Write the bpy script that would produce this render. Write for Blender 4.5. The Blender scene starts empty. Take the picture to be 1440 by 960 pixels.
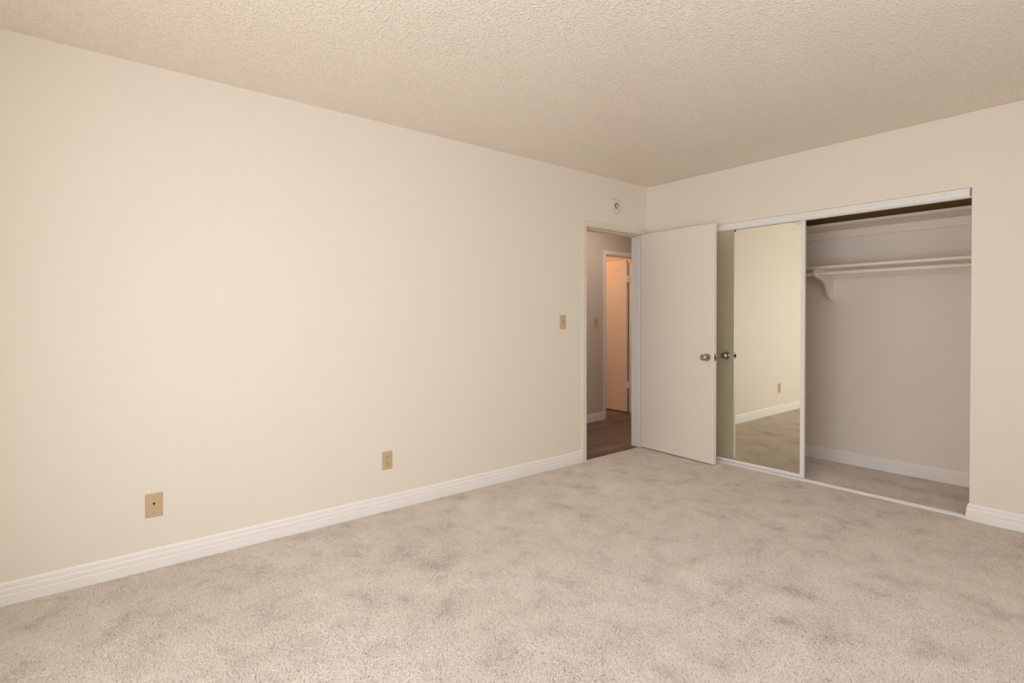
import bpy, bmesh, math, random
from mathutils import Vector, Matrix
random.seed(7)
S = bpy.context.scene
COL = S.collection

# ------------------------------------------------------------------ camera
# world: corner of the room at the origin, x along the closet wall, y into the
# picture along the long wall, z up, metres
F_PX, CX, CY = 740.17, 715.19, 455.44
R_ = Vector((0.6228, 0.7824, -0.0021)); U_ = Vector((-0.0086, 0.0096, 0.9999)); W_ = Vector((-0.7823, 0.6228, -0.0127))
cam_d = bpy.data.cameras.new('camera'); cam = bpy.data.objects.new('camera', cam_d); COL.objects.link(cam)
W_.normalize(); R_ = (R_ - W_ * R_.dot(W_)).normalized(); U_ = R_.cross(W_).normalized()
M = Matrix((R_, U_, -W_)).transposed().to_4x4(); M.translation = Vector((3.0807, -4.1245, 1.22))
cam.matrix_world = M
cam_d.sensor_width = 36.0; cam_d.sensor_fit = 'HORIZONTAL'
cam_d.lens = 36.0 * F_PX / 1440.0
cam_d.shift_x = (720 - CX) / 1440.0; cam_d.shift_y = (CY - 480) / 1440.0
cam_d.clip_start = 0.02
S.camera = cam

# ------------------------------------------------------------------ view, world, light
S.view_settings.view_transform = 'Standard'; S.view_settings.look = 'None'
S.view_settings.gamma = 1.0; S.view_settings.use_curve_mapping = False
S.view_settings.exposure = 0.08
S.cycles.use_denoising = True
S.cycles.max_bounces = 16; S.cycles.diffuse_bounces = 10; S.cycles.glossy_bounces = 6
S.cycles.sample_clamp_indirect = 8.0
wd = bpy.data.worlds.new('world'); S.world = wd; wd.use_nodes = True
wd.node_tree.nodes['Background'].inputs[0].default_value = (0.8, 0.9, 1.0, 1)
wd.node_tree.nodes['Background'].inputs[1].default_value = 0.4

ROOM_W, ROOM_D, ROOM_H = 3.55, 4.72, 2.44
WIN = (-4.0, -1.7, 0.75, 2.05)          # window in the right wall: y0, y1, z0, z1
NWIN = (1.30, 3.15, 0.10, 2.08)          # window in the wall behind the camera: x0, x1, z0, z1
DAY = 17.5; DAY2 = 46.0; FAR_ROOM = 14.0; HALL = 5.5
def area(name, loc, direction, sx, sy, power, color):
    d = bpy.data.lights.new(name, 'AREA'); d.shape = 'RECTANGLE'; d.size = sx; d.size_y = sy
    d.energy = power; d.color = color
    o = bpy.data.objects.new(name, d); COL.objects.link(o)
    o.location = loc; o.rotation_euler = Vector(direction).to_track_quat('-Z', 'Y').to_euler()
    return o
area('daylight_window', (ROOM_W + 0.1, (WIN[0] + WIN[1]) / 2, (WIN[2] + WIN[3]) / 2), (-1, 0, 0), WIN[1] - WIN[0], WIN[3] - WIN[2], DAY, (0.97, 0.98, 1.0))
area('daylight_rear_window', ((NWIN[0] + NWIN[1]) / 2, -ROOM_D - 0.1, (NWIN[2] + NWIN[3]) / 2), (0, 1, 0), NWIN[1] - NWIN[0], NWIN[3] - NWIN[2], DAY2, (1.0, 0.985, 0.985))
def lamp(name, loc, power, color, r=0.08):
    d = bpy.data.lights.new(name, 'POINT'); d.energy = power; d.color = color; d.shadow_soft_size = r
    o = bpy.data.objects.new(name, d); COL.objects.link(o); o.location = loc; return o
lamp('far_room_lamp', (-1.95, 0.55, 2.25), FAR_ROOM, (1.0, 0.52, 0.27))
area('hall_lamp', (-0.45, 0.35, ROOM_H - 0.02), (0, 0, -1), 0.30, 0.30, HALL, (1.0, 0.80, 0.67))

# ------------------------------------------------------------------ materials
def mat(name, color, rough=0.6, metal=0.0, spec=0.5):
    m = bpy.data.materials.new(name); m.use_nodes = True
    b = m.node_tree.nodes['Principled BSDF']
    b.inputs['Base Color'].default_value = (*color, 1); b.inputs['Roughness'].default_value = rough
    b.inputs['Metallic'].default_value = metal; b.inputs['Specular IOR Level'].default_value = spec
    return m
def nodes(m):
    nt = m.node_tree; return nt, nt.nodes, nt.links, nt.nodes['Principled BSDF']
def coords(nt, scale=(1, 1, 1), rot=(0, 0, 0)):
    g = nt.nodes.new('ShaderNodeNewGeometry'); mp = nt.nodes.new('ShaderNodeMapping')
    mp.inputs['Scale'].default_value = scale; mp.inputs['Rotation'].default_value = rot
    nt.links.new(g.outputs['Position'], mp.inputs['Vector']); return mp.outputs['Vector']
def noise(nt, vec, scale, detail=2, rough=0.5, dist=0.0):
    n = nt.nodes.new('ShaderNodeTexNoise'); n.inputs['Scale'].default_value = scale
    n.inputs['Detail'].default_value = detail; n.inputs['Roughness'].default_value = rough
    n.inputs['Distortion'].default_value = dist
    nt.links.new(vec, n.inputs['Vector']); return n.outputs['Fac']
def ramp(nt, fac, stops):
    r = nt.nodes.new('ShaderNodeValToRGB'); e = r.color_ramp.elements
    while len(e) < len(stops): e.new(0.5)
    for k, (p, c) in enumerate(stops):
        e[k].position = p; e[k].color = (*c, 1) if len(c) == 3 else c
    nt.links.new(fac, r.inputs['Fac']); return r.outputs['Color']
def bump(nt, b, height, strength, distance, prev=None):
    n = nt.nodes.new('ShaderNodeBump'); n.inputs['Strength'].default_value = strength
    n.inputs['Distance'].default_value = distance
    nt.links.new(height, n.inputs['Height'])
    if prev is not None: nt.links.new(prev, n.inputs['Normal'])
    nt.links.new(n.outputs['Normal'], b.inputs['Normal']); return n.outputs['Normal']

WALL_C = (0.87, 0.826, 0.745)
def wall_mat(name, color, rough=0.55):
    m = mat(name, color, rough, spec=0.35); nt, N, L, b = nodes(m)
    v = coords(nt); bump(nt, b, noise(nt, v, 180, 3, 0.6), 0.12, 0.002); return m
M_WALL = wall_mat('cream_wall_paint', WALL_C)
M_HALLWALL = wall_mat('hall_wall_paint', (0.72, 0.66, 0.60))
M_CLOSETWALL = wall_mat('closet_wall_paint', (0.90, 0.835, 0.785))
M_DOOR = wall_mat('cream_door_paint', (0.90, 0.85, 0.775), 0.42)
M_CASING = mat('cream_casing_paint', (0.82, 0.75, 0.65), 0.42)
M_TRIM = mat('white_trim_paint', (0.93, 0.92, 0.915), 0.38)
M_JAMB = mat('white_jamb_paint', (0.92, 0.905, 0.895), 0.42)
M_SHELF = mat('shelf_paint', (0.90, 0.835, 0.765), 0.45)
M_WHITEMETAL = mat('white_coated_aluminium', (0.89, 0.89, 0.895), 0.38)
M_MIRROR = mat('mirror_silvering', (0.91, 0.90, 0.80), 0.0, 1.0)
M_ALMOND = mat('almond_plastic', (0.62, 0.475, 0.31), 0.4)
M_ALMOND_D = mat('almond_plastic_insert', (0.58, 0.44, 0.285), 0.35)
M_DARK = mat('dark_slot', (0.035, 0.022, 0.014), 0.7)
M_NICKEL = mat('satin_nickel', (0.50, 0.455, 0.40), 0.26, 1.0)
M_SCREW = mat('almond_screw', (0.50, 0.38, 0.24), 0.4)
M_STEEL = mat('dull_steel', (0.20, 0.17, 0.14), 0.4, 1.0)
M_ALARM = mat('cream_plastic', (0.80, 0.74, 0.63), 0.4)
M_BROWN = mat('brown_board', (0.46, 0.29, 0.13), 0.8)

# ceiling: sprayed knock-down texture
M_CEIL = mat('textured_ceiling_paint', (0.91, 0.825, 0.725), 0.28, spec=0.6)
nt, N, L, b = nodes(M_CEIL)
v = coords(nt)
h1 = ramp(nt, noise(nt, v, 88, 2, 0.45, 0.3), [(0.46, (0, 0, 0)), (0.74, (1, 1, 1))])
n1 = bump(nt, b, h1, 0.72, 0.005)
bump(nt, b, noise(nt, v, 190, 2, 0.5), 0.25, 0.002, n1)

# carpet: pale beige-grey frieze, darker where the pile has been brushed the other way
def carpet_colour(nt, b, v):
    big = noise(nt, v, 5.5, 8, 0.68, 0.25)
    col = ramp(nt, big, [(0.30, (0.60, 0.545, 0.49)), (0.43, (0.755, 0.695, 0.637)), (0.52, (0.80, 0.738, 0.680)), (0.68, (0.835, 0.775, 0.718))])
    fine = noise(nt, v, 210, 2, 0.6)
    mx = nt.nodes.new('ShaderNodeMix'); mx.data_type = 'RGBA'; mx.blend_type = 'MULTIPLY'
    mx.inputs[0].default_value = 1.0
    nt.links.new(col, mx.inputs[6]); nt.links.new(ramp(nt, fine, [(0.3, (0.86, 0.855, 0.85)), (0.7, (1.10, 1.10, 1.10))]), mx.inputs[7])
    nt.links.new(mx.outputs[2], b.inputs['Base Color']); return fine
M_CARPET = mat('frieze_carpet', (0.5, 0.43, 0.36), 0.95, spec=0.1)
nt, N, L, b = nodes(M_CARPET)
v = coords(nt)
fine = carpet_colour(nt, b, v)
n1 = bump(nt, b, noise(nt, v, 150, 3, 0.65, 1.5), 0.9, 0.012)

M_PILE = mat('carpet_yarn', (0.6, 0.55, 0.49), 0.85, spec=0.15)
nt, N, L, b = nodes(M_PILE)
carpet_colour(nt, b, coords(nt))

# hall floor: brown laminate planks running along the hall
M_WOOD = mat('brown_laminate', (0.2, 0.12, 0.08), 0.42)
nt, N, L, b = nodes(M_WOOD)
br = nt.nodes.new('ShaderNodeTexBrick')
br.inputs['Scale'].default_value = 1.0; br.inputs['Brick Width'].default_value = 1.2; br.inputs['Row Height'].default_value = 0.125
br.inputs['Mortar Size'].default_value = 0.0015; br.inputs['Bias'].default_value = 0.0
br.inputs['Color1'].default_value = (0.135, 0.085, 0.065, 1); br.inputs['Color2'].default_value = (0.27, 0.195, 0.155, 1)
br.inputs['Mortar'].default_value = (0.07, 0.04, 0.03, 1)
vv = coords(nt, (1, 1, 1), (0, 0, math.pi / 2)); L.new(vv, br.inputs['Vector'])
g = noise(nt, coords(nt, (28, 2.0, 1)), 1.0, 5, 0.6, 0.8)
mx = nt.nodes.new('ShaderNodeMix'); mx.data_type = 'RGBA'; mx.blend_type = 'MULTIPLY'; mx.inputs[0].default_value = 1.0
L.new(br.outputs['Color'], mx.inputs[6]); L.new(ramp(nt, g, [(0.25, (0.62, 0.62, 0.62)), (0.75, (1.25, 1.22, 1.2))]), mx.inputs[7])
L.new(mx.outputs[2], b.inputs['Base Color'])

# ------------------------------------------------------------------ mesh helpers
def box(bm, x0, x1, y0, y1, z0, z1):
    vs = [bm.verts.new((x, y, z)) for x in (x0, x1) for y in (y0, y1) for z in (z0, z1)]
    for f in ((0, 1, 3, 2), (4, 6, 7, 5), (0, 4, 5, 1), (2, 3, 7, 6), (0, 2, 6, 4), (1, 5, 7, 3)):
        bm.faces.new([vs[i] for i in f])
    return bm
def prism(bm, pts, axis, a0, a1):
    """extrude a closed 2-D outline along an axis ('x': (y,z), 'y': (x,z), 'z': (x,y))"""
    def p(q, a):
        return {'x': (a, q[0], q[1]), 'y': (q[0], a, q[1]), 'z': (q[0], q[1], a)}[axis]
    A = [bm.verts.new(p(q, a0)) for q in pts]; B = [bm.verts.new(p(q, a1)) for q in pts]
    n = len(pts); bm.faces.new(A); bm.faces.new(B[::-1])
    for i in range(n): bm.faces.new((A[i], B[i], B[(i + 1) % n], A[(i + 1) % n]))
    return bm
def lathe(bm, prof, axis='x', seg=32, center=(0, 0, 0)):
    """revolve (along, radius) pairs about an axis"""
    rings = []
    for a, r in prof:
        ring = []
        for k in range(seg):
            t = 2 * math.pi * k / seg; c, s = r * math.cos(t), r * math.sin(t)
            q = {'x': (a, c, s), 'y': (c, a, s), 'z': (c, s, a)}[axis]
            ring.append(bm.verts.new((q[0] + center[0], q[1] + center[1], q[2] + center[2])))
        rings.append(ring)
    for A, B in zip(rings, rings[1:]):
        for k in range(seg): bm.faces.new((A[k], A[(k + 1) % seg], B[(k + 1) % seg], B[k]))
    bm.faces.new(rings[0][::-1]); bm.faces.new(rings[-1]); return bm
def sweep(bm, path, prof):
    """sweep a moulding profile (outward, z) along a floor path, mitred; outward is to the right of travel"""
    P = [Vector(p) for p in path]; n = len(P); rows = []
    for i in range(n):
        ds = []
        if i > 0: ds.append((P[i] - P[i - 1]).normalized())
        if i < n - 1: ds.append((P[i + 1] - P[i]).normalized())
        ns = [Vector((d.y, -d.x)) for d in ds]
        m = ns[0] if len(ns) == 1 else (ns[0] + ns[1]) / (1 + ns[0].dot(ns[1]))
        rows.append([bm.verts.new((P[i].x + m.x * o, P[i].y + m.y * o, z)) for o, z in prof])
    k = len(prof)
    for A, B in zip(rows, rows[1:]):
        for j in range(k): bm.faces.new((A[j], B[j], B[(j + 1) % k], A[(j + 1) % k]))
    bm.faces.new(rows[0][::-1]); bm.faces.new(rows[-1]); return bm
def obj(name, bm, m, parent=None, bevel=0.0, smooth=False, seg=2, loc=None):
    bmesh.ops.recalc_face_normals(bm, faces=bm.faces)
    me = bpy.data.meshes.new(name); bm.to_mesh(me); bm.free(); me.materials.append(m)
    o = bpy.data.objects.new(name, me); COL.objects.link(o)
    if parent: o.parent = parent
    if loc: o.location = loc
    if bevel:
        md = o.modifiers.new('bevel', 'BEVEL'); md.width = bevel; md.segments = seg; md.limit_method = 'ANGLE'; md.angle_limit = math.radians(40)
    if smooth:
        for p in me.polygons: p.use_smooth = True
        es = o.modifiers.new('edges', 'EDGE_SPLIT'); es.split_angle = math.radians(38)
    return o
def bmn(): return bmesh.new()
def tag(o, label, cat, group=None, kind=None):
    o['label'] = label; o['category'] = cat
    if group: o['group'] = group
    if kind: o['kind'] = kind
    return o
def struct(o): o['kind'] = 'structure'; return o
def empty(name, loc, rz=0.0):
    o = bpy.data.objects.new(name, None); COL.objects.link(o); o.location = loc; o.rotation_euler = (0, 0, rz); o.empty_display_size = 0.05
    return o

# ------------------------------------------------------------------ room shell
ZB = -0.05                                         # underside of the walls
T = 0.12                                           # wall thickness
OY0, OY1, OZ = -0.832, -0.066, 1.985               # entry opening in the long wall
CX0, CX1, CZ = 0.42, 2.3385, 1.990                 # closet opening
CB, CE0, CE1 = 0.787, 0.12, 2.42                   # closet back wall, end walls
HX = -1.130                                        # hall far wall face
HY0, HY1, HZ = 0.715, 1.300, 1.965                 # doorway in the hall wall
Y_END, Y_HALL = -2.6, 2.1
PILE0 = -0.010                                     # carpet backing; the pile tops out at z = 0
bm = bmn()
a_, b_, c_ = OY0 - 0.0121, OY1 + 0.0121, OZ + 0.0121
prism(bm, [(-ROOM_D, ZB), (a_, ZB), (a_, c_), (b_, c_), (b_, ZB), (0, ZB), (0, ROOM_H), (-ROOM_D, ROOM_H)], 'x', -T, 0)
struct(obj('wall_left', bm, M_WALL))
bm = bmn(); CT = 0.10
prism(bm, [(-T, ZB), (CX0, ZB), (CX0, CZ), (CX1, CZ), (CX1, ZB), (ROOM_W + T, ZB), (ROOM_W + T, ROOM_H), (-T, ROOM_H)], 'y', 0, CT)
struct(obj('wall_far', bm, M_WALL, bevel=0.004))
bm = bmn()
box(bm, ROOM_W, ROOM_W + T, -ROOM_D, WIN[0], ZB, ROOM_H); box(bm, ROOM_W, ROOM_W + T, WIN[1], 0, ZB, ROOM_H)
box(bm, ROOM_W, ROOM_W + T, WIN[0], WIN[1], ZB, WIN[2]); box(bm, ROOM_W, ROOM_W + T, WIN[0], WIN[1], WIN[3], ROOM_H)
struct(obj('wall_right', bm, M_WALL))
bm = bmn(); ya, yb = -ROOM_D - T, -ROOM_D
box(bm, -T, NWIN[0], ya, yb, ZB, ROOM_H); box(bm, NWIN[1], ROOM_W + T, ya, yb, ZB, ROOM_H)
box(bm, NWIN[0], NWIN[1], ya, yb, ZB, NWIN[2]); box(bm, NWIN[0], NWIN[1], ya, yb, NWIN[3], ROOM_H)
struct(obj('wall_near', bm, M_WALL))
struct(obj('ceiling', box(bmn(), -T, ROOM_W + T, -ROOM_D - T, CT, ROOM_H, ROOM_H + 0.12), M_CEIL))
bm = bmn(); box(bm, -0.012, ROOM_W + T, -ROOM_D - T, 0.9, ZB, PILE0)
struct(obj('floor', bm, M_CARPET))
# closet shell
bm = bmn()
box(bm, CE0 - 0.05, CE1 + 0.05, CB, CB + 0.08, ZB, ROOM_H); box(bm, CE0 - 0.05, CE0, CT, CB, ZB, ROOM_H); box(bm, CE1, CE1 + 0.05, CT, CB, ZB, ROOM_H)
struct(obj('wall_closet', bm, M_CLOSETWALL))
struct(obj('wall_closet_top', box(bmn(), CE0, CE1, CB - 0.004, CB, 1.962, ROOM_H), M_BROWN))  # brown sheet covering the back wall above the upper shelf
struct(obj('ceiling_closet', box(bmn(), CE0 - 0.05, CE1 + 0.05, CT, CB + 0.08, ROOM_H, ROOM_H + 0.05), M_BROWN))
# hall and the room beyond it
bm = bmn(); HT = 0.115
a_, b_, c_ = HY0 - 0.0121, HY1 + 0.0121, HZ + 0.0121
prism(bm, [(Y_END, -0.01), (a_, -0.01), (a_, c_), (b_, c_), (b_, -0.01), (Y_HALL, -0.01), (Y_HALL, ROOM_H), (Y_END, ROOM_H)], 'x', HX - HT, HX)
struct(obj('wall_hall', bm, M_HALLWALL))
bm = bmn()
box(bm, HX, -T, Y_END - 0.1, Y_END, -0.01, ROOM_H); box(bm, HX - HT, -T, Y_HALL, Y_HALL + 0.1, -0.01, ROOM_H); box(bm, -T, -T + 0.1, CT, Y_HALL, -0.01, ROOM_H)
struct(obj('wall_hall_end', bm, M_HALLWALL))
bm = bmn(); fx = -3.2
box(bm, fx - 0.1, fx, -0.2, 1.5, -0.01, ROOM_H); box(bm, fx, HX - HT, -0.3, -0.2, -0.01, ROOM_H); box(bm, fx, HX - HT, 1.40, 1.50, -0.01, ROOM_H)  # last wall is placed close behind the open door to darken its hinge gap
struct(obj('wall_beyond', bm, M_HALLWALL))
struct(obj('floor_hall', box(bmn(), fx - 0.1, -0.012, Y_END - 0.1, 2.5, -0.06, -0.008), M_WOOD))
struct(obj('ceiling_hall', box(bmn(), fx - 0.1, -T, Y_END - 0.1, 2.5, ROOM_H, ROOM_H + 0.1), M_HALLWALL))
# windows (behind the camera)
def window(name, axis, at, a0, a1, z0, z1):
    bm = bmn(); w = 0.05
    def b(u0, u1, v0, v1):
        if axis == 'x': box(bm, at, at + 0.05, u0, u1, v0, v1)
        else: box(bm, u0, u1, at - 0.05, at, v0, v1)
    b(a0, a1, z0, z0 + w); b(a0, a1, z1 - w, z1); b(a0, a0 + w, z0 + w, z1 - w); b(a1 - w, a1, z0 + w, z1 - w)
    mid = (a0 + a1) / 2; b(mid - 0.025, mid + 0.025, z0 + w, z1 - w)
    return struct(obj(name, bm, M_WHITEMETAL))
window('window_1', 'x', ROOM_W + 0.03, *WIN)
window('window_2', 'y', -ROOM_D - 0.03, *NWIN)

# carpet pile: leaning curled yarn ends standing on the backing, brushed different ways in patches
import numpy as np
rng = np.random.default_rng(11)
def field(x, y, cell, seed):
    """smooth random field in -1..1"""
    g = np.random.default_rng(seed).uniform(-1, 1, (256, 256))
    u, v = x / cell + 60.3, y / cell + 80.7
    i, j = np.floor(u).astype(int), np.floor(v).astype(int); fu, fv = u - i, v - j
    fu, fv = fu * fu * (3 - 2 * fu), fv * fv * (3 - 2 * fv)
    G = lambda a, b: g[a % 256, b % 256]
    return (G(i, j) * (1 - fu) + G(i + 1, j) * fu) * (1 - fv) + (G(i, j + 1) * (1 - fu) + G(i + 1, j + 1) * fu) * fv
def fbm(x, y, cell, seed, octs=4, gain=0.6):
    t, a, n = 0, 1.0, 0
    for k in range(octs):
        t = t + a * field(x, y, cell / 2 ** k, seed + k); n += a; a *= gain
    return t / n
def pile(density):
    X, Y = [], []
    for x0, x1, y0, y1 in ((0.014, ROOM_W, -ROOM_D, -0.001), (-0.012, 0.014, OY0 + 0.003, OY1 - 0.003), (CX0 + 0.002, CX1 - 0.015, -0.001, 0.005), (CX0 + 0.002, CX1 - 0.002, 0.0635, CT), (CE0, CE1, CT, CB - 0.014)):
        n = int((x1 - x0) * (y1 - y0) * density); X.append(rng.uniform(x0, x1, n)); Y.append(rng.uniform(y0, y1, n))
    x, y = np.concatenate(X), np.concatenate(Y)
    # only the part of the floor that lies in front of where the photograph was taken
    d = (x - 3.08) * -0.782 + (y + 4.12) * 0.623
    keep = (d > 1.0) & ~((x > CX1 - 0.03) & (y > -0.014) & (y < CT)); x, y = x[keep], y[keep]
    n = len(x)
    nap = fbm(x, y, 0.34, 5) ; ang = 2.2 + 2.6 * fbm(x, y, 0.5, 41, 3)
    amt = 0.006 + 0.005 * np.clip(nap * 2.0, -1, 1)
    lean = np.stack([np.cos(ang) * amt, np.sin(ang) * amt], 1)
    h = rng.uniform(0.0085, 0.0115, n) - 0.0012 * np.clip(-nap * 3, 0, 1)
    P = np.zeros((n, 4, 3), np.float32)
    root = np.stack([x, y], 1)
    curl = rng.normal(0, 0.0020, (n, 3, 2))
    P[:, 0, :2] = root; P[:, 0, 2] = PILE0 - 0.001
    P[:, 1, :2] = root + lean * 0.25 + curl[:, 0]; P[:, 1, 2] = PILE0 + h * 0.45
    P[:, 2, :2] = root + lean * 0.65 + curl[:, 1] * 1.3; P[:, 2, 2] = PILE0 + h * 0.85
    P[:, 3, :2] = root + lean * 1.15 + curl[:, 1] * 1.3 + curl[:, 2] * 1.6; P[:, 3, 2] = PILE0 + h * rng.uniform(0.8, 1.08, n)
    # keep yarn out of the boards it stands against
    room = (y < -0.0145)
    P[:, :, 0] = np.where((x > 0.014)[:, None], np.maximum(P[:, :, 0], 0.0145), P[:, :, 0])
    P[:, :, 1] = np.where(room[:, None], np.minimum(P[:, :, 1], -0.0005), P[:, :, 1])
    P[:, :, 1] = np.minimum(P[:, :, 1], CB - 0.0135)
    cu = bpy.data.hair_curves.new('carpet_pile'); cu.add_curves([4] * n)
    cu.points.foreach_set('position', P.reshape(-1))
    rad = np.tile(np.array([0.0010, 0.00105, 0.0010, 0.0006], np.float32), n) * np.repeat(rng.uniform(0.8, 1.25, n).astype(np.float32), 4)
    if 'radius' not in cu.attributes: cu.attributes.new('radius', 'FLOAT', 'POINT')
    cu.attributes['radius'].data.foreach_set('value', rad)
    cu.materials.append(M_PILE)
    o = bpy.data.objects.new('carpet_pile', cu); COL.objects.link(o)
    return tag(o, 'beige grey shaggy carpet pile covering the floor of the room and closet', 'carpet', kind='stuff')
pile(110000)

# baseboards
PROF = [(0, PILE0), (0.013, PILE0), (0.013, 0.040), (0.0125, 0.0425), (0.0095, 0.0445), (0.0095, 0.046), (0.0112, 0.050), (0.0112, 0.064), (0.010, 0.068), (0.0068, 0.0705), (0.0068, 0.0725),
        (0.0078, 0.078), (0.0070, 0.088), (0.0045, 0.094), (0.002, 0.097), (0, 0.097)]
struct(obj('baseboard_left', sweep(bmn(), [(0, -ROOM_D), (0, -0.884)][::1], PROF), M_TRIM))
struct(obj('baseboard_far', sweep(bmn(), [(CX1, 0.012), (CX1, 0), (ROOM_W, 0)][::1], PROF), M_TRIM))
struct(obj('baseboard_closet', sweep(bmn(), [(CE0, CB), (CE1, CB)], PROF), M_TRIM))
struct(obj('baseboard_hall', sweep(bmn(), [(HX, Y_END), (HX, 0.662)], [(o, max(z, 0) - 0.008) for o, z in PROF]), M_TRIM))

# entry door frame: casing on the room side, jambs, stop, strike plate
bm = bmn(); cw, ct = 0.050, 0.013
prism(bm, [(OY0 - cw, PILE0), (OY0 - 0.006, PILE0), (OY0 - 0.006, OZ + 0.006), (OY1 + 0.006, OZ + 0.006), (OY1 + 0.006, PILE0), (-0.012, PILE0), (-0.012, OZ + 0.052), (OY0 - cw, OZ + 0.052)], 'x', -0.002, ct)
fr = struct(obj('trim_1', bm, M_CASING, bevel=0.003))
bm = bmn()
box(bm, -T - 0.004, 0.004, OY0 - 0.012, OY0, -0.008, OZ); box(bm, -T - 0.004, 0.004, OY0 - 0.012, OY1 + 0.012, OZ, OZ + 0.012)
box(bm, -T - 0.004, -0.038, OY0, OY0 + 0.008, -0.008, OZ); box(bm, -T - 0.004, -0.038, OY0 + 0.008, OY1 - 0.0081, OZ - 0.009, OZ)
obj('jamb', bm, M_CASING, fr, bevel=0.0015)
bm = bmn()
box(bm, -T - 0.004, 0.004, OY1, OY1 + 0.012, -0.008, OZ); box(bm, -T - 0.004, -0.038, OY1 - 0.008, OY1, -0.008, OZ)
obj('hinge_jamb', bm, M_JAMB, fr, bevel=0.0015)
st = obj('strike_plate', box(bmn(), -0.036, -0.004, OY0 - 0.001, OY0 + 0.0018, 0.875, 0.935), M_STEEL, fr, bevel=0.001)
st['label'] = 'small dull metal strike plate'
# hall door frame
bm = bmn(); w = 0.050
prism(bm, [(HY0 - w, -0.008), (HY0 - 0.005, -0.008), (HY0 - 0.005, HZ + 0.005), (HY1 + 0.005, HZ + 0.005), (HY1 + 0.005, -0.008), (HY1 + w, -0.008), (HY1 + w, HZ + w), (HY0 - w, HZ + w)], 'x', HX - 0.002, HX + 0.013)
fr2 = struct(obj('trim_2', bm, M_TRIM, bevel=0.003))
bm = bmn()
box(bm, HX - HT - 0.004, HX + 0.003, HY0 - 0.012, HY0, -0.008, HZ); box(bm, HX - HT - 0.004, HX + 0.003, HY1, HY1 + 0.012, -0.008, HZ)
box(bm, HX - HT - 0.004, HX + 0.003, HY0, HY1, HZ, HZ + 0.012)
obj('jamb', bm, M_TRIM, fr2, bevel=0.0015)

# ------------------------------------------------------------------ doors
def knob_bm(side, y0):
    """round entry knob with rosette, axis along y; side -1 towards -y, y0 the face it sits on"""
    prof = [(-0.001, 0.033), (0.004, 0.033), (0.009, 0.031), (0.012, 0.020), (0.013, 0.0125), (0.030, 0.0115), (0.034, 0.015), (0.040, 0.023),
            (0.048, 0.0265), (0.056, 0.0265), (0.062, 0.024), (0.065, 0.018), (0.066, 0.012), (0.0645, 0.010), (0.0645, 0.006), (0.0665, 0.005), (0.0665, 0.001)]
    return lathe(bmn(), [(y0 + side * a, r) for a, r in prof], 'y', 40)
# entry door: hinge pin at the corner side of the opening, swung about 93 degrees into the room
DW, DH, DT = 0.762, 1.972, 0.035
d1 = empty('door_1', (0.010, OY1 - 0.004, 0.012), math.radians(-3.0))
struct(d1); tag(d1, 'cream flat entry door standing open into the room beside the closet mirror', 'door')
obj('slab', box(bmn(), 0.003, DW, -DT, 0, 0, DH), M_DOOR, d1, bevel=0.002)
for side, y0 in ((-1, -DT), (1, 0)):
    kb = knob_bm(side, y0); bmesh.ops.translate(kb, verts=kb.verts, vec=(DW - 0.062, 0, 0.876))
    obj('knob', kb, M_NICKEL, d1, smooth=True)['label'] = 'satin nickel round door knob'
bm = box(bmn(), DW - 0.0005, DW + 0.0012, -DT / 2 - 0.0125, -DT / 2 + 0.0125, 0.876 - 0.028, 0.876 + 0.028)
lp = obj('latch_plate', bm, M_STEEL, d1, bevel=0.0005)
obj('latch', prism(bmn(), [(DW + 0.001, -DT / 2 - 0.008), (DW + 0.010, -DT / 2 - 0.006), (DW + 0.002, -DT / 2 + 0.008), (DW + 0.001, -DT / 2 + 0.008)], 'z', 0.864, 0.888), M_DARK, lp)
for z in (0.18, 0.98, 1.78):
    obj('hinge', lathe(bmn(), [(z - 0.045, 0.005), (z + 0.045, 0.005)], 'z', 14, (-0.001, 0.001, 0)), M_STEEL, d1, smooth=True)
# door of the room across the hall
d2 = empty('door_2', (HX - HT - 0.016, HY1 - 0.006, 0.004), 0)
struct(d2); tag(d2, 'open flat door lit orange in the room across the hall', 'door')
obj('slab', box(bmn(), -0.585, 0, -0.035, 0, 0, 1.945), M_DOOR, d2, bevel=0.002)
for z in (0.30, 1.66):
    obj('hinge', box(bmn(), -0.001, 0.016, -0.034, 0.004, z, z + 0.09), M_JAMB, d2, bevel=0.001)

# mirrored sliding closet door
MX0, MX1, MZ0, MZ1 = CX0 + 0.003, 1.394, 0.0165, 1.975
MY = 0.024
md = tag(empty('mirror_closet_door', (0, 0, 0)), 'tall mirrored sliding closet door with a thin white metal frame', 'mirror door', kind='thing')
bm = bmn(); sw, rw = 0.030, 0.030
box(bm, MX0, MX0 + sw, MY, MY + 0.022, MZ0, MZ1); box(bm, MX1 - sw, MX1, MY, MY + 0.022, MZ0, MZ1)
box(bm, MX0 + sw, MX1 - sw, MY, MY + 0.022, MZ0, MZ0 + rw - 0.006); box(bm, MX0 + sw, MX1 - sw, MY, MY + 0.022, MZ1 - rw, MZ1)
obj('frame', bm, M_WHITEMETAL, md, bevel=0.002)
obj('mirror', box(bmn(), MX0 + sw - 0.004, MX1 - sw + 0.004, MY + 0.004, MY + 0.009, MZ0 + rw - 0.010, MZ1 - rw + 0.004), M_MIRROR, md)['label'] = 'tall clear mirror panel'
obj('backing', box(bmn(), MX0 + sw - 0.004, MX1 - sw + 0.004, MY + 0.0095, MY + 0.014, MZ0 + rw - 0.010, MZ1 - rw + 0.004), M_BROWN, md)
obj('roller_clip', box(bmn(), 0.846, 0.857, MY - 0.003, MY + 0.001, 1.918, 1.934), M_STEEL, md, bevel=0.001)
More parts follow.
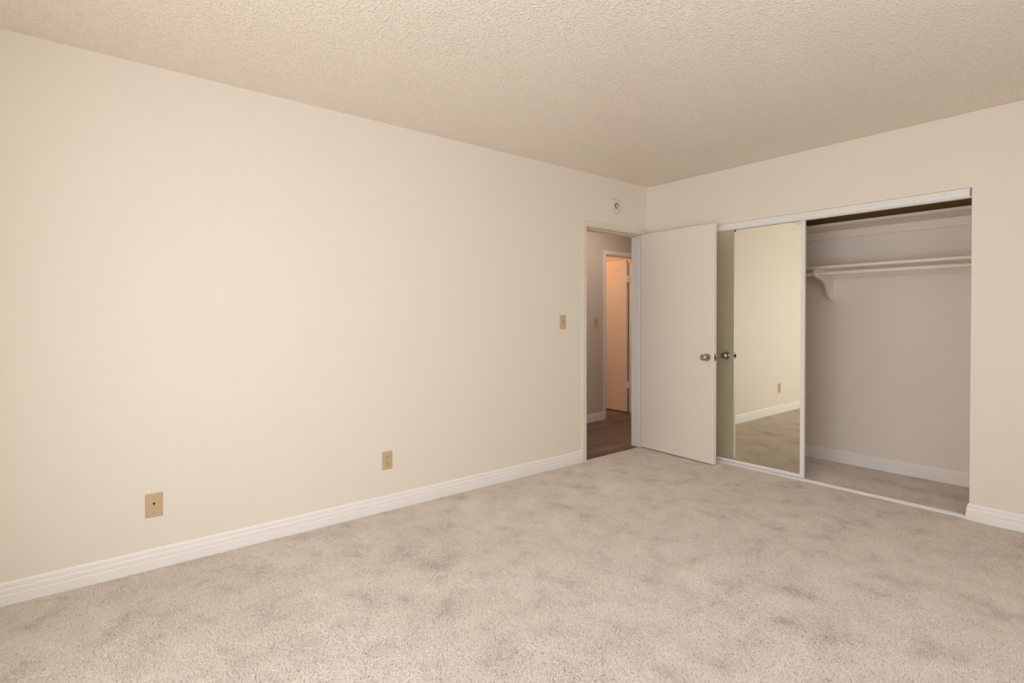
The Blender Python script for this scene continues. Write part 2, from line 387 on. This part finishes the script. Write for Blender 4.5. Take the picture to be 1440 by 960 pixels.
# head track with its fascia
tr = tag(empty('closet_head_track', (0, 0, 0)), 'white metal sliding door track along the top of the closet opening', 'door track', kind='thing')
prism_pts = [(0.003, 1.9885), (0.0, 1.9865), (0.0, 1.943), (0.004, 1.9405), (0.007, 1.9405), (0.007, 1.9885)]
obj('fascia', prism(bmn(), [(y, z) for y, z in prism_pts], 'x', CX0, CX1 - 0.010), M_WHITEMETAL, tr)
bm = bmn(); box(bm, CX0, CX1 - 0.006, 0.007, 0.082, 1.984, 1.9895); box(bm, CX0, CX1 - 0.006, 0.0475, 0.0495, 1.945, 1.984); box(bm, CX0, CX1 - 0.006, 0.080, 0.082, 1.940, 1.984)
box(bm, CX0, CX1 - 0.006, 0.007, 0.012, 1.934, 1.942)
obj('channel', bm, M_WHITEMETAL, tr)
obj('screw', lathe(bmn(), [(0.001, 0.0045), (-0.0012, 0.0045), (-0.0022, 0.002)], 'y', 14, (0.722, 0, 1.977)), M_STEEL, tr, smooth=True)
# bottom track
bt = tag(empty('closet_floor_track', (0, 0, 0)), 'thin ribbed metal track across the carpet at the closet threshold', 'door track', kind='thing')
bm = bmn(); a, c = CX0, CX1 - 0.002
prism(bm, [(0.008, PILE0), (0.010, 0.0095), (0.0115, 0.0105), (0.0145, 0.0105), (0.015, -0.006), (0.0375, -0.006), (0.038, 0.0115), (0.042, 0.0115), (0.0425, -0.006), (0.060, -0.006), (0.062, PILE0)], 'x', a, c)
obj('rail', bm, M_WHITEMETAL, bt)

# ------------------------------------------------------------------ closet fittings
SY = 0.470
def shelf(name, z, label):
    s = tag(empty(name, (0, 0, z)), label, 'shelf', 'closet shelves', kind='thing')
    obj('board', box(bmn(), CE0 + 0.002, CE1 - 0.002, SY, CB - 0.001, 0, 0.022), M_SHELF, s, bevel=0.0025)
    bm = box(bmn(), CE0 + 0.002, CE1 - 0.002, CB - 0.019, CB - 0.0005, -0.066, -0.0005)
    obj('cleat', bm, M_SHELF, s, bevel=0.002)
    return s
shelf('closet_shelf', 1.6045, 'long cream closet shelf above the hanging rod')
shelf('closet_shelf', 1.938, 'upper cream closet shelf close under the head track')
ROD_Y, ROD_Z = 0.452, 1.5635
rod = tag(obj('closet_rod', lathe(bmn(), [(CE0 + 0.002, 0.0158), (CE1 - 0.002, 0.0158)], 'x', 24, (0, ROD_Y, ROD_Z)), M_SHELF, smooth=True),
          'round cream hanging rod under the lower closet shelf', 'closet rod', kind='thing')
# bracket: board with an S-curved front, round nose carrying the rod
BX = 1.293
def bez(p0, p1, p2, p3, n=14):
    out = []
    for i in range(n + 1):
        t = i / n; u = 1 - t
        out.append(tuple(u**3 * a + 3 * u * u * t * b_ + 3 * u * t * t * c_ + t**3 * d for a, b_, c_, d in zip(p0, p1, p2, p3)))
    return out
zt = 1.6035
nose = [(ROD_Y + 0.034 * math.cos(t), 1.572 + 0.034 * math.sin(t)) for t in [math.radians(65 + k * 12.5) for k in range(17)]]
pts = [(CB - 0.0195, zt), (SY + 0.004, zt)] + nose[0:] + bez(nose[-1], (0.58, 1.515), (0.635, 1.505), (0.668, 1.440))[1:] + bez((0.668, 1.440), (0.690, 1.395), (0.715, 1.368), (0.755, 1.363))[1:] + [(CB - 0.0005, 1.363), (CB - 0.0005, 1.5375), (CB - 0.0195, 1.5375)]
# keep the nose clear of the shelf edge
pts = [(min(y, SY - 0.001) if z > zt and y < SY + 0.02 else y, z if y < SY - 0.0005 else min(z, zt)) for y, z in pts]
br_ = tag(obj('shelf_bracket', prism(bmn(), pts, 'x', BX - 0.0, BX + 0.019), M_SHELF, bevel=0.0015), 'curved wooden bracket holding the shelf and rod inside the closet', 'bracket', kind='thing')

# ------------------------------------------------------------------ wall fittings
def plate_bm(w, h, t=0.0055):
    """bevelled cover plate on the x=0 plane facing +x, centred on the origin"""
    bm = bmn(); e = 0.004
    lo = [(-w / 2, -h / 2), (w / 2, -h / 2), (w / 2, h / 2), (-w / 2, h / 2)]
    hi = [(-w / 2 + e, -h / 2 + e), (w / 2 - e, -h / 2 + e), (w / 2 - e, h / 2 - e), (-w / 2 + e, h / 2 - e)]
    A = [bm.verts.new((0, *q)) for q in lo]; B = [bm.verts.new((t * 0.45, *q)) for q in lo]; C_ = [bm.verts.new((t, *q)) for q in hi]
    bm.faces.new(A[::-1]); bm.faces.new(C_)
    for P, Q in ((A, B), (B, C_)):
        for i in range(4): bm.faces.new((P[i], P[(i + 1) % 4], Q[(i + 1) % 4], Q[i]))
    return bm
def screw(parent, z, x=0.0055, m=None):
    bm = lathe(bmn(), [(x - 0.001, 0.0036), (x + 0.0006, 0.0036), (x + 0.0012, 0.0026)], 'x', 16, (0, 0, z))
    s = obj('screw', bm, m or M_SCREW, parent, smooth=True)
    obj('slot', box(bmn(), x + 0.0008, x + 0.0014, -0.0028, 0.0028, z - 0.0005, z + 0.0005), M_DARK, s)
    return s
# phone jack
pj = tag(empty('phone_jack', (0.0003, -3.887, 0.3085)), 'almond phone jack wall plate low on the long cream wall, with one dark socket', 'phone jack')
obj('cover_plate', plate_bm(0.0715, 0.116), M_ALMOND, pj)
screw(pj, 0.0415); screw(pj, -0.0415)
bm = prism(bmn(), [(-0.0055, 0.013), (0.0055, 0.013), (0.0055, 0.0075), (0.0022, 0.0035), (0.0022, 0.0005), (-0.0022, 0.0005), (-0.0022, 0.0035), (-0.0055, 0.0075)], 'x', 0.005, 0.0062)
obj('socket', bm, M_DARK, pj)['label'] = 'dark phone socket opening'
# power outlet
po = tag(empty('power_outlet', (0.0003, -2.659, 0.3165)), 'almond duplex power outlet low on the long wall, midway to the doorway', 'outlet')
obj('cover_plate', plate_bm(0.0705, 0.115), M_ALMOND, po)
for z in (0.0195, -0.0195):
    pts2 = [(0.0165 * math.cos(t), 0.0165 * math.sin(t)) for t in [2 * math.pi * k / 36 for k in range(36)]]
    pts2 = [(y, z + max(-0.0135, min(0.0135, q))) for y, q in pts2]
    rc = obj('receptacle', prism(bmn(), pts2, 'x', 0.005, 0.0066), M_ALMOND_D, po)
    for y, hh in ((-0.0064, 0.0042), (0.0064, 0.0034)):
        obj('slot', box(bmn(), 0.0063, 0.0069, y - 0.0012, y + 0.0012, z + 0.003 - hh, z + 0.003 + hh), M_DARK, rc)
    obj('ground_hole', lathe(bmn(), [(0.0063, 0.0026), (0.0069, 0.0026)], 'x', 14, (0, 0, z - 0.0085)), M_DARK, rc)
screw(po, 0.0)
# light switches
def switch(loc, label, grp):
    s = tag(empty('light_switch', loc), label, 'light switch', grp)
    obj('cover_plate', plate_bm(0.070, 0.115), M_ALMOND, s)
    obj('toggle_slot', box(bmn(), 0.0052, 0.0058, -0.0052, 0.0052, -0.0125, 0.0125), M_DARK, s)
    tg = prism(bmn(), [(0.004, -0.0085), (0.0062, -0.009), (0.0165, 0.0035), (0.0172, 0.0085), (0.0145, 0.0105), (0.004, 0.0095)], 'y', -0.0042, 0.0042)
    obj('toggle', tg, M_ALMOND_D, s, bevel=0.0008)
    screw(s, 0.030); screw(s, -0.030)
    return s
switch((0.0003, -1.109, 1.1815), 'almond light switch on the bedroom wall beside the entry doorway', 'light switches')
switch((HX + 0.0003, 0.545, 1.165), 'almond light switch on the hall wall, seen through the doorway', 'light switches')
# round alarm over the doorway
al = tag(empty('smoke_alarm', (0.0005, -0.468, 2.203)), 'round cream wall alarm with a dark ring, above the entry doorway', 'alarm')
obj('base_plate', lathe(bmn(), [(0, 0.072), (0.006, 0.073), (0.011, 0.071), (0.012, 0.066)], 'x', 48), M_ALARM, al, smooth=True)
obj('cover', lathe(bmn(), [(0.011, 0.0665), (0.016, 0.0665), (0.020, 0.064), (0.0225, 0.058), (0.0235, 0.045), (0.024, 0.001)], 'x', 48), M_ALARM, al, smooth=True)
bm = bmn(); R0, r0 = 0.0190, 0.0042; rings = []
for i in range(33):
    t = math.radians(-12 + 318 * i / 32); ring = []
    for k in range(10):
        p = 2 * math.pi * k / 10; rr = R0 + r0 * math.cos(p)
        ring.append(bm.verts.new((0.0245 + r0 * 0.7 * math.sin(p), rr * math.cos(t), rr * math.sin(t) )))
    rings.append(ring)
for A, B in zip(rings, rings[1:]):
    for k in range(10): bm.faces.new((A[k], A[(k + 1) % 10], B[(k + 1) % 10], B[k]))
bm.faces.new(rings[0]); bm.faces.new(rings[-1][::-1])
obj('ring', bm, M_DARK, al, smooth=True)['label'] = 'dark open ring'
obj('test_button', lathe(bmn(), [(0.0235, 0.011), (0.0270, 0.0105), (0.0285, 0.008), (0.0289, 0.001)], 'x', 24), M_ALARM, al, smooth=True)
